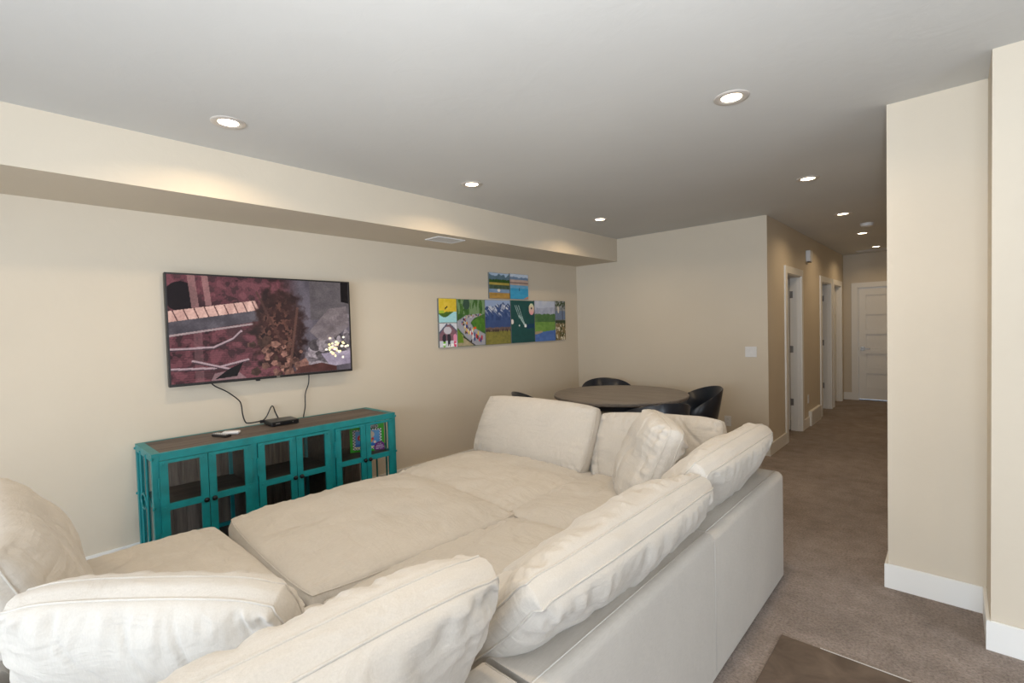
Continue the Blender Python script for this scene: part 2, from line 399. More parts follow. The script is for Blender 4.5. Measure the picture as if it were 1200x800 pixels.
# smoke alarm, chime, vents, switch, outlets
t = empty('smoke_alarm', (-.771, 7.18, ZC)); tag(t, 'round white smoke alarm on the hallway ceiling', 'smoke alarm')
MB().lathe([(.068,0),(.068,-.012),(.060,-.034),(.035,-.040),(.0001,-.040)], n=32).build('body', m_wplastic, t, True, 40)
MB().lathe([(.012,-.0405),(.012,-.044),(.0001,-.044)], n=16).build('test_button', m_vent, t)
t = empty('door_chime', (XE, 7.60, 2.35)); tag(t, 'small white door chime box high on the hallway wall', 'chime')
MB().rbox(0, .055, -.07, .07, -.10, .05, .008).build('body', m_wplastic, t)
MB().box(.01, .045, -.05, .05, -.108, -.1).build('sound_slot', m_dark, t)
t = empty('ceiling_vent', (-.93, 10.12, ZC)); tag(t, 'slim white air grille on the hallway ceiling near the end door', 'vent')
MB().box(-.30, .30, -.10, -.085, -.008, 0).box(-.30, .30, .085, .10, -.008, 0).box(-.30, -.285, -.085, .085, -.008, 0).box(.285, .30, -.085, .085, -.008, 0).build('frame', m_vent, t)
for i in range(8): MB().box(-.285, .285, -.08+i*.021, -.07+i*.021, -.006, 0).build('slat', m_vent, t)
t = empty('soffit_vent', (-3.49, 2.92, ZS)); tag(t, 'white air grille on the underside of the soffit above the wall pictures', 'vent')
MB().box(-.10, -.083, -.16, .16, -.008, 0).box(.083, .10, -.16, .16, -.008, 0).box(-.083, .083, -.16, -.143, -.008, 0).box(-.083, .083, .143, .16, -.008, 0).build('frame', m_wplastic, t)
MB().box(-.083, .083, -.143, .143, -.001, 0).build('backing', m_dark, t)
for i in range(11): MB().box(-.080, .080, -.138+i*.026, -.122+i*.026, -.006, -.0012).build('slat', m_vent, t)
def plate(name, label, cat, loc, w, rockers):
    t = empty(name, loc); tag(t, label, cat)
    MB().rbox(-w/2, w/2, -.006, 0, -.058, .058, .002).build('plate', m_wplastic, t)
    for r in rockers: MB().rbox(r-.017, r+.017, -.010, -.006, -.033, .033, .002).build('rocker', m_wplastic, t)
    return t
plate('light_switch', 'white two-rocker light switch on the wall right of the dining table', 'switch', (-1.653, YB, 1.13), .118, (-.023, .023))
t = empty('wall_outlet', (-1.908, YB, .335)); tag(t, 'white power outlet low on the wall behind the sofa corner', 'outlet')
MB().rbox(-.036, .036, -.006, 0, -.058, .058, .002).build('plate', m_wplastic, t)
for z in (-.022, .022):
    s = MB().rbox(-.015, .015, -.009, -.006, z-.014, z+.014, .003).build('socket', m_wplastic, t)
    MB().box(-.007, -.005, -.0095, -.009, z-.004, z+.006).box(.005, .007, -.0095, -.009, z-.004, z+.006).build('slot', m_dark, s)
t = empty('wall_outlet', (XE, 7.60, .375)); tag(t, 'white power outlet low on the hallway wall above the box cover', 'outlet')
MB().rbox(0, .006, -.036, .036, -.058, .058, .002).build('plate', m_wplastic, t)
for z in (-.022, .022): MB().rbox(.006, .009, -.015, .015, z-.014, z+.014, .001).build('socket', m_wplastic, t)

# ------------------------------------------------------------ painting helpers (flat prints and the screen)
def s2l(a): a = np.clip(a, 0, 1); return np.where(a <= .04045, a/12.92, ((a+.055)/1.055)**2.4)
class Pic:
    def __init__(s, w, h, seed=0):
        s.w, s.h = w, h; s.Y, s.X = np.mgrid[0:h, 0:w]; s.X = s.X/(w-1); s.Y = s.Y/(h-1)
        s.a = np.zeros((h, w, 3)); s.rg = np.random.default_rng(seed)
    def n(s, fx, fy=None, oct=3):
        fy = fy or fx; out = 0; amp = 1; tot = 0
        for _ in range(oct):
            gx, gy = max(2, int(fx)+2), max(2, int(fy)+2); g = s.rg.random((gy, gx))
            x = s.X*(gx-1.001); y = s.Y*(gy-1.001); i = x.astype(int); j = y.astype(int); u = x-i; v = y-j
            u = u*u*(3-2*u); v = v*v*(3-2*v)
            out = out + amp*((g[j,i]*(1-u)+g[j,i+1]*u)*(1-v)+(g[j+1,i]*(1-u)+g[j+1,i+1]*u)*v)
            tot += amp; amp *= .5; fx *= 2; fy *= 2
        return out/tot
    def fill(s, m, c, c2=None, t=None):
        m = np.clip(m.astype(float), 0, 1)[..., None]; c = np.array(c)/255.
        if c2 is not None: c = c*(1-t[..., None]) + np.array(c2)/255.*t[..., None]
        s.a = s.a*(1-m)+c*m
    def poly(s, pts):
        m = np.zeros_like(s.X, bool); n = len(pts)
        for i in range(n):
            x1, y1 = pts[i]; x2, y2 = pts[(i+1) % n]
            if y1 == y2: continue
            c = ((s.Y >= min(y1, y2)) & (s.Y < max(y1, y2))); xi = x1+(s.Y-y1)*(x2-x1)/(y2-y1)
            m ^= c & (s.X < xi)
        return m
    def ell(s, x, y, rx, ry): return ((s.X-x)/rx)**2+((s.Y-y)/ry)**2 < 1
    def line(s, x0, y0, x1, y1, w, asp=1.0):
        dx, dy = (x1-x0)*asp, y1-y0; L = dx*dx+dy*dy
        t = np.clip((((s.X-x0)*asp)*dx+(s.Y-y0)*dy)/L, 0, 1)
        return np.hypot((s.X-x0)*asp-t*dx, (s.Y-y0)-t*dy) < w
def pic_mesh(name, pic, mat, parent, P):
    """flat grid; P(u, v) gives the 3D point, u right, v down, both 0..1"""
    h, w = pic.h, pic.w; vs = []
    p00 = Vector(P(0,0)); pu = Vector(P(1,0))-p00; pv = Vector(P(0,1))-p00
    uu = np.linspace(0,1,w); vv = np.linspace(0,1,h)
    V = np.array(p00)[None,None]+uu[None,:,None]*np.array(pu)+vv[:,None,None]*np.array(pv)
    idx = np.arange(w*h).reshape(h, w)
    Q = np.stack([idx[1:,:-1], idx[1:,1:], idx[:-1,1:], idx[:-1,:-1]], -1).reshape(-1, 4)
    me = bpy.data.meshes.new(name); me.vertices.add(w*h); me.vertices.foreach_set('co', V.reshape(-1).astype(np.float32))
    me.loops.add(Q.size); me.loops.foreach_set('vertex_index', Q.reshape(-1).astype(np.int32))
    me.polygons.add(len(Q)); me.polygons.foreach_set('loop_start', np.arange(0, Q.size, 4, dtype=np.int32))
    me.update(calc_edges=True)
    ca = me.color_attributes.new('Col', 'FLOAT_COLOR', 'POINT')
    rgba = np.ones((w*h, 4), np.float32); rgba[:, :3] = s2l(pic.a).reshape(-1, 3); ca.data.foreach_set('color', rgba.reshape(-1))
    me.materials.append(mat); o = bpy.data.objects.new(name, me); COL.objects.link(o); o.parent = parent; return o

# ------------------------------------------------------------ television
TX, TY0, TY1, TZ0, TZ1 = -3.868, .812, 2.142, 1.133, 1.905
def tv_picture():
    p = Pic(400, 232, 3); A = 1.73
    n1, n2, n3 = p.n(6), p.n(24, 14), p.n(60, 36)
    one = np.ones_like(p.X)
    p.fill(one, (84,52,56), (38,24,28), n1)
    # distant brick courses, patchy maroon
    row = (p.Y*46).astype(int); br = ((p.Y*46) % 1 < .16) | (((p.X*44+(row % 2)*.5) % 1) < .08)
    p.fill((p.X < .62)*.55*(n2 > .42), (104,54,62)); p.fill(br*(p.X < .62)*.45, (52,30,36))
    p.fill((p.X < .6)*(n2 > .6)*.3, (132,80,86))
    # dark doorway, pale posts
    p.fill(p.ell(.06,.2,.075,.14)*(.9), (16,12,16)); p.fill(p.poly([(.09,0),(.125,0),(.14,.30),(.105,.30)])*.8, (128,92,90))
    p.fill(p.poly([(.155,0),(.185,0),(.20,.28),(.17,.28)])*.8, (134,96,94)); p.fill(p.poly([(.11,.5),(.15,.5),(.15,1),(.11,1)])*.45, (110,78,80))
    # grey concrete side with streaks
    g = np.clip((p.X-.56)/.12, 0, 1); p.fill(g, (96,88,96), (58,54,60), p.n(14, 3)); p.fill((g > .9)*(p.X > .74)*(p.Y < .42)*.7, (66,60,62), (90,84,82), n2)
    p.fill(p.poly([(.945,0),(1,0),(1,.24),(.945,.22)]), (14,12,14))
    # plank platform and its beam
    m = p.poly([(0,.335),(.42,.225),(.44,.32),(0,.435)]); p.fill(m, (150,112,104), (196,160,146), p.n(40, 4)); 
    for k in range(9): x = .02+k*.048; p.fill(p.line(x, .34-(x*.26), x+.022, .44-(x*.26), .005, A)*m, (74,46,46))
    p.fill(p.poly([(0,.435),(.44,.32),(.44,.43),(0,.555)]), (52,48,54), (86,80,86), n2)
    p.fill(p.line(0,.56,.4,.46,.009,A), (136,118,118))
    for q in (((0,.685),(.2,.68)), ((.2,.68),(.30,.60)), ((.30,.60),(.34,.53)), ((0,.865),(.2,.88)), ((.2,.88),(.37,.815)), ((.10,.80),(.28,.90))):
        p.fill(p.line(*q[0], *q[1], .011, A), (140,118,122)); p.fill(p.line(q[0][0], q[0][1]+.012, q[1][0], q[1][1]+.012, .005, A), (60,46,52))
    p.fill(p.poly([(.18,1),(.20,.93),(.30,.90),(.36,1)])*.8, (122,98,100))
    p.fill(p.poly([(.20,.985),(.265,.90),(.345,.835),(.31,.97)]), (12,11,14))
    # rubble heap at right
    for k in range(70):
        x = p.rg.uniform(.70, 1.0); y = p.rg.uniform(.35, .95); 
        if y < .95-(x-.62)*1.75: continue
        v = int(p.rg.uniform(84, 178)); e = p.ell(x, y, p.rg.uniform(.015,.055), p.rg.uniform(.02,.07))
        p.fill(e, (v, int(v*.93), int(v*.95)), (int(v*.5), int(v*.45), int(v*.48)), n3)
    p.fill(p.poly([(.73,.55),(.86,.30),(.98,.27),(1,.50),(.9,.62),(.80,.66)])*.75, (128,116,116), (82,72,74), n2)
    p.fill(p.poly([(.80,.80),(1,.78),(1,.93),(.86,.95)]), (150,138,150), (106,96,112), n2)
    for k in range(34):
        x = p.rg.normal(.90, .035); y = p.rg.normal(.75, .045); p.fill(p.ell(x, y, .006+.006*p.rg.random(), .009+.006*p.rg.random()), (255,190+int(50*p.rg.random()),150+int(60*p.rg.random())))
    # plain stand-in in the centre: dark smoke and broken masonry in the same brown tones
    d = ((p.X-.55)/.17)**2+((p.Y-.52)/.50)**2; d = d+(n2-.5)*1.1+(n3-.5)*.5
    sm = np.clip((1.05-d)*2.2, 0, 1); p.fill(sm*.93, (26,18,20), (66,40,36), n2)
    p.fill(np.clip((.5-d)*3, 0, 1)*(n3 > .52)*.6, (104,66,54), (140,96,78), n1)
    for k in range(46):
        x = p.rg.normal(.56, .07); y = .60+.42*p.rg.random()**.7; v = p.rg.uniform(.5, 1.15); w_ = p.rg.uniform(.012, .034)
        an = p.rg.uniform(0, 3.1); pts = [(x+w_*math.cos(an+q)*p.rg.uniform(.7,1.2), y+w_*1.6*math.sin(an+q)*p.rg.uniform(.7,1.2)) for q in (0,1.2,2.4,3.6,5)]
        p.fill(p.poly(pts), (int(150*v), int(108*v), int(92*v)), (int(80*v), int(54*v), int(50*v)), n3)
    p.fill(p.line(.43,.14,.57,.70,.011,A)*.8, (70,46,42)); p.fill(p.line(.66,.30,.60,.98,.013,A)*.8, (88,60,52))
    p.fill(p.poly([(.62,1),(.66,.93),(.80,.90),(.9,.95),(.9,1)]), (58,34,32), (84,52,48), n2)
    p.a = p.a*.86+p.a.mean(2, keepdims=True)*.14; p.a = np.clip((p.a*.93-.10)*1.18+.07, 0, 1)
    p.a *= (.92+.16*p.n(180, 110, 1))[..., None]; return p
tv = empty('television', (TX-.02, (TY0+TY1)/2, TZ0))
tag(tv, 'large flat television mounted on the beige wall showing a ruined brick street', 'television')
oy, oz, ox = (TY0+TY1)/2, TZ0, TX-.02
def L(x0,x1,y0,y1,z0,z1): return (x0-ox, x1-ox, y0-oy, y1-oy, z0-oz, z1-oz)
MB().rbox(*L(TX-.045, TX-.010, TY0, TY1, TZ0, TZ1), .006).build('housing', m_bplastic, tv)
bz = MB(); B = .011
bz.box(*L(TX-.010, TX, TY0, TY0+B, TZ0, TZ1)).box(*L(TX-.010, TX, TY1-B, TY1, TZ0, TZ1)).box(*L(TX-.010, TX, TY0+B, TY1-B, TZ1-B, TZ1)).box(*L(TX-.010, TX, TY0+B, TY1-B, TZ0, TZ0+.018))
bz.build('bezel', m_bplastic, tv)
pic_mesh('screen', tv_picture(), m_screen, tv, lambda u, v: (TX-.004-ox, TY0+B+u*(TY1-TY0-2*B)-oy, TZ1-B-v*(TZ1-TZ0-.029)-oz))
MB().box(*L(TX, TX+.0008, 1.505, 1.53, TZ0+.005, TZ0+.013)).build('emblem', m_steel, tv)
MB().rbox(*L(TX-.03, TX-.012, 1.36, 1.39, TZ0-.012, TZ0, ), .003).build('remote_sensor', m_bplastic, tv)
MB().box(*L(XL, TX-.045, 1.25, 1.75, 1.32, 1.72)).build('wall_mount', m_knob, tv)

# ------------------------------------------------------------ canvas prints
XC = XL
def sky_mtn(p, top, mt, base, y1=.25, y2=.55, snow=True):
    p.fill(np.ones_like(p.X), top); r = y1+.12*(p.n(5,1)-.5)*2
    p.fill(p.Y > r, mt, base, p.n(10,8))
    if snow:
        nn = p.n(14, 10)
        for k in range(26):
            x = p.rg.random(); y = y1+(y2-y1)*p.rg.random()*.8; l = .06+.16*p.rg.random()
            p.fill(p.line(x-l*.6, y-l*.45, x+l*.6, y+l*.35, .006+.012*p.rg.random())*(p.Y > r)*(nn > .38)*np.clip((y2-p.Y)/(y2-y1)*1.5, 0, 1)*.85, (222,228,238))
def pic_heron():
    p = Pic(44,44,1); p.fill(p.Y >= 0, (214,184,40), (236,208,84), p.n(8)); p.fill(p.Y > .52+.1*p.n(6), (96,128,48), (60,98,40), p.n(8)); p.fill(p.Y > .66+.12*np.sin(p.X*5), (150,214,226), (190,232,236), p.n(7,20))
    p.fill(p.line(.36,.42,.46,.34,.03), (28,34,40)); p.fill((p.X<.3)&(p.Y>.5)&(p.Y<.62), (170,196,60)); return p
def pic_ski():
    p = Pic(44,44,2); p.fill(p.Y >= 0, (232,234,240), (200,206,220), p.n(8)); p.fill(p.poly([(0,.40),(.40,.06),(.62,.06),(1,.36),(1,.74),(0,.74)]), (150,112,122), (118,86,100), p.n(12,20))
    p.fill(p.line(0,.40,.42,.04,.03)|p.line(.6,.04,1,.34,.03), (86,96,120)); p.fill(p.ell(.46,.30,.22,.16), (206,204,214)); 
    for x, c in ((.26,(120,196,56)), (.53,(40,38,52)), (.88,(226,70,120))): p.fill(p.line(x,.60,x,.94,.07), c); p.fill(p.ell(x,.52,.08,.07), (36,34,44)); p.fill(p.line(x,.56,x,.68,.10), (54,52,62) if x < .8 else (230,150,180))
    p.fill((p.n(10)>.62)&(p.Y>.86), (255,255,255)); return p
def pic_path():
    p = Pic(72,88,4); p.fill(p.Y >= 0, (92,132,62), (46,84,44), p.n(14,16)); p.fill((p.Y < .32)*(p.n(12,3) > .5), (120,150,108)); p.fill(p.ell(.33,.10,.12,.12), (58,84,70))
    road = p.poly([(0,.46),(.30,.34),(.80,.30),(.92,.32),(.60,.40),(.46,.50),(.56,.60),(1,.76),(1,1),(.62,1),(.30,.82),(0,.60)]); p.fill(road, (176,176,186), (150,152,166), p.n(20))
    p.fill(p.poly([(.50,.48),(.78,.38),(.96,.42),(1,.70),(.60,.62)]), (100,148,54), (56,104,40), p.n(16)); p.fill(p.poly([(0,.66),(.3,.84),(.62,1),(0,1)]), (150,140,110), (196,180,150), p.n(18)); p.fill(p.poly([(0,.64),(.18,.78),(.2,.92),(0,.92)]), (110,140,50))
    p.fill(p.line(.2,.80,.66,1.02,.014), (44,44,50))
    for k in range(90):
        t = p.rg.random(); x = .12+.25*t+.6*t*t*p.rg.random()+.1*p.rg.random(); y = .42+.42*t+.05*p.rg.normal()
        if k > 55: x = p.rg.uniform(.25,.9); y = .31+.1*(1-x)+.02*p.rg.normal(); 
        c = [(40,44,66),(196,58,66),(230,226,226),(50,70,130),(226,196,60),(60,50,50)][k % 6]
        s_ = .010+.02*t*(k <= 55); p.fill(p.ell(x,y,s_,s_*1.9)*road, c)
    p.fill(p.ell(.62,.615,.045,.026), (232,92,44)); return p
def pic_mtn():
    p = Pic(72,88,5); sky_mtn(p, (150,170,206), (74,98,150), (40,62,110), .12, .42); p.fill((p.Y > .45)*.75, (56,76,128), (70,92,140), p.n(8,12))
    p.fill(p.Y > .60+.03*p.n(10), (132,110,102), (84,70,72), p.n(24,16)); p.fill(p.Y > .70, (150,142,70), (112,112,60), p.n(12,22)); p.fill((p.Y > .66)&(p.Y < .72)&(p.n(20,8) > .45), (74,62,58)); return p
def pic_lake():
    p = Pic(76,88,6); p.fill(p.Y >= 0, (36,86,84), (30,74,76), p.n(10,16)); 
    for d in (0,.07,-.06): p.fill(p.line(.24+d*1.2,.12,.40+d,.42,.008)|p.line(.38+d*.9,.36,.58+d*.2,.60,.010), (178,206,208))
    p.fill(p.ell(.60,.60,.05,.04), (240,246,248)); p.fill(p.poly([(.64,.57),(1,.55),(1,.66),(.66,.67)]), (22,62,96)); p.fill(p.ell(.88,.20,.12,.14), (216,226,190), (232,160,170), np.clip((p.Y-.08)*4,0,1)); p.fill(p.ell(.88,.18,.03,.03), (36,42,50))
    p.fill(p.ell(.05,.50,.05,.06), (232,224,220)); p.fill(p.ell(.34,.59,.025,.025), (230,236,238)); return p
def pic_valley():
    p = Pic(72,88,8); p.fill(p.Y >= 0, (176,188,214), (206,210,222), p.n(6)); p.fill(p.Y > .14+.06*p.n(8,1), (140,150,180), (196,200,216), p.n(16,10)); p.fill(p.Y > .30+.05*p.n(8), (98,132,86), (66,104,62), p.n(10,14))
    p.fill((p.Y > .52), (132,168,86), (96,140,66), p.n(10,20)); p.fill(p.Y > .79-.06*p.X+.0*p.n(6), (92,128,196), (70,102,170), p.n(6,14)); p.fill(p.poly([(0,.76),(.35,.74),(.36,.78),(.1,.82),(0,.82)]), (168,154,120)); return p
def pic_dock():
    p = Pic(40,44,9); p.fill(p.Y >= 0, (190,190,190), (110,116,120), p.n(6)); p.fill(p.Y > .52, (104,120,150), (126,140,166), p.n(6,14)); p.fill((p.Y < .4)*(p.n(8) > .5), (70,84,60)); p.fill(p.line(.70,.30,.70,1,.03), (60,56,58)); p.fill(p.line(.28,.34,.30,.56,.08), (214,208,196)); return p
def pic_rocks():
    p = Pic(40,44,10); p.fill(p.Y >= 0, (168,150,112), (104,90,64), p.n(8)); p.fill(p.n(7) > .6, (220,212,190)); p.fill((p.n(8) > .62), (60,72,44)); p.fill(p.Y < .16, (80,92,66), (50,60,46), p.n(10)); return p
def pic_reflect():
    p = Pic(64,56,11); sky_mtn(p, (176,196,220), (110,134,150), (84,110,124), .10, .2, False); p.fill(p.Y > .22+.06*p.n(12), (70,104,46), (40,70,32), p.n(18)); p.fill(p.Y > .37, (206,180,90), (170,150,70), p.n(8,10)); p.fill(p.Y > .46, (50,70,44), (92,110,100), p.n(10,8)); p.fill(p.Y > .62, (134,160,190), (110,140,176), p.n(6,14)); p.fill(p.Y > .77, (140,110,60), (200,160,80), p.n(6,12)); p.fill(p.ell(.46,.68,.07,.06), (226,222,216)); return p
def pic_blue():
    p = Pic(60,56,12); p.fill(p.Y >= 0, (186,204,228), (214,222,234), p.n(6)); p.fill(p.Y > .08+.1*p.n(5,1), (100,130,164), (130,150,176), p.n(10)); p.fill(p.Y > .22, (186,156,140), (214,190,176), p.n(6,12)); p.fill((p.Y > .33)*(p.Y<.38), (110,90,90)); p.fill(p.Y > .44, (130,182,214), (96,164,206), p.n(6,10)); p.fill(p.Y > .58, (48,146,196), (70,164,208), p.n(6,12)); p.fill(p.line(.50,.56,.50,.68,.012), (50,60,80)); p.fill(p.poly([(.7,1),(1,.88),(1,1)]), (196,140,110)); return p
CV = [('yellow and aqua heron', pic_heron, 3.168, 3.412, 1.540, 1.795, 'small square print of a bird over yellow and aqua water'),
      ('', pic_ski, 3.168, 3.412, 1.280, 1.536, 'small square print of skiers in front of a lodge'),
      ('', pic_path, 3.416, 3.834, 1.279, 1.792, 'tall print of a crowded road curving through green trees'),
      ('', pic_mtn, 3.838, 4.262, 1.279, 1.794, 'print of snowy blue mountains over a yellow field'),
      ('', pic_lake, 4.270, 4.710, 1.279, 1.798, 'dark green print of a boat wake and a parasail'),
      ('', pic_valley, 4.716, 5.142, 1.279, 1.803, 'print of a green valley above a blue lake'),
      ('', pic_dock, 5.148, 5.372, 1.553, 1.808, 'small grey-blue print of a dock at the far right of the set'),
      ('', pic_rocks, 5.148, 5.372, 1.281, 1.549, 'small tan print of rocks at the lower far right of the set'),
      ('', pic_reflect, 3.920, 4.268, 1.812, 2.112, 'upper left print of trees mirrored in a pond'),
      ('', pic_blue, 4.276, 4.612, 1.814, 2.120, 'upper right print of a bright blue lake')]
m_cedge = plain('canvas_edge', (.16,.17,.17), .8)
for _, fn, y0, y1, z0, z1, lab in CV:
    th = .018 if fn in (pic_reflect, pic_blue) else .024
    c = MB().rbox(0, th, -(y1-y0)/2, (y1-y0)/2, -(z1-z0)/2, (z1-z0)/2, .003).build('canvas_print', m_cedge)
    c.location = (XC, (y0+y1)/2, (z0+z1)/2)
    tag(c, lab, 'picture', 'landscape canvas prints on the television wall')
    pic_mesh('printed_face', fn(), m_print, c, lambda u, v: (th+.0006, (u-.5)*(y1-y0-.004), (.5-v)*(z1-z0-.004)))

# ------------------------------------------------------------ teal cabinet
KX0, KX1, KY0, KY1, KZ = -3.93, -3.47, .622, 2.296, .785
kab = empty('display_cabinet', ((KX0+KX1)/2, (KY0+KY1)/2, 0))
tag(kab, 'teal metal and glass display cabinet with dark wood top under the television', 'cabinet')
kx, ky = (KX0+KX1)/2, (KY0+KY1)/2
def K(x0,x1,y0,y1,z0,z1): return (x0-kx, x1-kx, y0-ky, y1-ky, z0, z1)
PW = .038
def part(name, mat, *boxes, r=0, parent=None):
    m = MB()
    for b in boxes: m.rbox(*K(*b), r) if r else m.box(*K(*b))
    return m.build(name, mat, parent or kab)
bays = [(KY0+.012, 1.182), (1.182, 1.735), (1.735, KY1-.012)]
for x in (KX0, KX1-PW):
    for y in (KY0, KY1-PW): part('corner_post', m_teal, (x, x+PW, y, y+PW, 0, KZ-.012), r=.003)
part('top_frame', m_teal, (KX0,KX1,KY0,KY0+.045,KZ-.012,KZ), (KX0,KX1,KY1-.045,KY1,KZ-.012,KZ), (KX0,KX0+.02,KY0+.045,KY1-.045,KZ-.012,KZ), (KX1-.02,KX1,KY0+.045,KY1-.045,KZ-.012,KZ),
     (KX1-.02,KX1,KY0+PW,KY1-PW,KZ-.045,KZ-.012), (KX0,KX0+.02,KY0+PW,KY1-PW,KZ-.045,KZ-.012), (KX0+PW,KX1-PW,KY0,KY0+.02,KZ-.045,KZ-.012),(KX0+PW,KX1-PW,KY1-.02,KY1,KZ-.045,KZ-.012))
nP = 4; pw = (KX1-KX0-.04)/nP
for i in range(nP): part('top_plank', m_wtop, (KX0+.02+i*pw+.0008, KX0+.02+(i+1)*pw-.0008, KY0+.045, KY1-.045, KZ-.011, KZ-.002-(i%2)*.0006))
part('bottom_frame', m_teal, (KX1-.02,KX1,KY0+PW,KY1-PW,.05,.085), (KX0,KX0+.02,KY0+PW,KY1-PW,.05,.085), (KX0+PW,KX1-PW,KY0,KY0+.02,.05,.085), (KX0+PW,KX1-PW,KY1-.02,KY1,.05,.085))
for y in (1.182, 1.735):
    part('divider_post', m_teal, (KX1-.022,KX1,y-.019,y+.019,.085,KZ-.045), r=.002)
    part('divider_panel', m_wshelf, (KX0+.035,KX1-.03,y-.008,y+.008,.085,KZ-.045))
    part('divider_frame', m_teal, (KX0+.035,KX0+.055,y-.03,y-.008,.085,KZ-.045), (KX0+.035,KX0+.055,y+.008,y+.03,.085,KZ-.045))
for i, (a, b) in enumerate(bays):
    a2, b2 = a+(.03 if i == 0 else .009), b-(.03 if i == 2 else .009)
    part('shelf', m_wshelf, (KX0+.035,KX1-.045,a2,b2,.445,.463)); part('shelf', m_wshelf, (KX0+.035,KX1-.03,a2,b2,.085,.100))
    part('shelf_edge', m_teal, (KX0+.036,KX0+.056,a2+.022,b2-.022,.100,.125))
    nb = 6; w_ = (b2-a2)/nb
    y_lo = a2 + (.07 if i == 0 else 0)
    w_ = (b2-y_lo-(.06 if i == 2 else 0))/nb
    for k in range(nb): part('back_board', m_wback, (KX0+.018+(k%2)*.002, KX0+.033, y_lo+k*w_+.001, y_lo+(k+1)*w_-.001, .085, KZ-.045))
# doors: two per bay
DZ0, DZ1 = .09, .738; SW = .042
for i, (a, b) in enumerate(bays):
    a3, b3 = a+.022, b-.022; mid = (a3+b3)/2
    for side, (y0, y1) in enumerate(((a3, mid-.002), (mid+.002, b3))):
        x0, x1 = KX1-.002, KX1+.014
        dr = part('door', m_teal, (x0,x1,y0,y0+SW,DZ0,DZ1), (x0,x1,y1-SW,y1,DZ0,DZ1), (x0,x1,y0+SW,y1-SW,DZ1-.018,DZ1), (x0,x1,y0+SW,y1-SW,DZ0,DZ0+.04), (x0,x1,y0+SW,y1-SW,.437,.476))
        part('pane', m_glass, (x0+.006,x0+.009,y0+SW,y1-SW,DZ0+.04,.437), parent=dr); part('pane', m_glass, (x0+.006,x0+.009,y0+SW,y1-SW,.476,DZ1-.018), parent=dr)
        ky_ = (y1-.020) if side == 0 else (y0+.020)
        MB().lathe([(.0001,0),(.006,0),(.006,.012),(.014,.018),(.016,.026),(.011,.034),(.0001,.036)], (x1-kx, ky_-ky, .452), 16, 'x').build('knob', m_knob, dr, True)
        rv = MB()
        for yy in (y0+.02, y1-.02):
            for zz in (DZ1-.02, DZ0+.02, *( (.456,) if (yy < mid-.05 or yy > mid+.05) else ())):
                rv.lathe([(.0065,0),(.0055,.003),(.0001,.004)], (x1-kx, yy-ky, zz), 8, 'x')
        tag(rv.build('rivet', m_teal, dr), kind='stuff')
        hy = y0-.004 if side == 0 else y1+.004
        for z in (.58, .25): MB().tube([(x1-.006-kx, hy-ky, z-.06), (x1-.006-kx, hy-ky, z+.06)], .006, 8).build('hinge', m_teal, dr)
        gb = MB()
        for yy, zz, wy, wz in ((y0+.021, .456, .024, .024), (y1-.021, .456, .024, .024)): 
            if abs(yy-mid) > .05: gb.box(x1-kx, x1+.0015-kx, yy-wy-ky, yy+wy-ky, zz-wz, zz+wz)
        gb.build('corner_plate', m_teal, dr)
# open sides: glass, rods and a ring ornament
for y, s in ((KY0, -1), (KY1, 1)):
    yy = y - s*.02
    part('side_pane', m_glass, (KX0+PW, KX1-PW, yy-.002, yy+.002, .085, KZ-.045))
    part('side_rail', m_teal, (KX0+PW, KX1-PW, yy-.008, yy+.008, .440, .468))
    for fx in (.33, .67):
        x = KX0+(KX1-KX0)*fx
        MB().tube([(x-kx, y-s*.001-ky, .05), (x-kx, y-s*.001-ky, KZ-.03)], .0075, 8).build('side_rod', m_teal, kab)
    o = MB()
    for fx in (.0, .33, .67, 1):
        x = KX0+(KX1-KX0)*fx; o.lathe([(.0001,-.010),(.0085,-.006),(.0085,.006),(.0001,.010)], (x-kx, y-s*.001-ky, KZ-.03), 8); 
        o.lathe([(.0001,-.010),(.0085,-.006),(.0085,.006),(.0001,.010)], (x-kx, y-s*.001-ky, .46), 8)
        o.lathe([(.0001,-.010),(.0085,-.006),(.0085,.006),(.0001,.010)], (x-kx, y-s*.001-ky, .062), 8)
    o.build('side_collar', m_teal, kab)
    rg_ = []
    for k in range(24):
        a = 2*math.pi*k/24; rg_.append(((KX0+KX1)/2-kx+.072*math.cos(a), y+s*.005-ky, .46+.045*math.sin(a)))
    MB().tube(rg_, .006, 6, closed=True).build('side_ring', m_teal, kab)
# things on and in the cabinet
r = empty('remote_control', (-3.69, 1.055, KZ-.0022), R(20)); tag(r, 'small black remote control with grey buttons on the cabinet top', 'remote')
MB().rbox(-.072, .072, -.023, .023, 0, .018, .007).build('body', m_bplastic, r)
bt = MB()
for i in range(7):
    for j in range(3): bt.rbox(-.058+i*.019-.005, -.058+i*.019+.005, (j-1)*.013-.004, (j-1)*.013+.004, .018, .0205, .0015, 1)
tag(bt.build('button', m_wplastic, r), 'pale grey buttons')
r = empty('remote_control', (-3.715, 1.125, KZ-.0022), R(55)); tag(r, 'rounded white remote lying beside the black one on the cabinet', 'remote')
MB().rbox(-.055, .055, -.027, .027, 0, .024, .012, 3).build('body', m_wplastic, r, True)
MB().lathe([(.012,.024),(.012,.0255),(.0001,.026)], (-.02,0,0), 16).build('button', m_ring, r)
r = empty('set_top_box', (-3.80, 1.50, KZ-.0022), R(-3)); tag(r, 'flat black set-top box on the cabinet below the television', 'media box')
MB().rbox(-.085, .085, -.10, .10, .004, .036, .005).build('body', m_bplastic, r)
MB().box(-.075,-.055,-.09,-.07,0,.004).box(.055,.075,-.09,-.07,0,.004).box(-.075,-.055,.07,.09,0,.004).box(.055,.075,.07,.09,0,.004).build('foot', m_bplastic, r)
fp = MB().box(.085,.0865,-.09,.09,.010,.031).build('front_panel', m_knob, r)
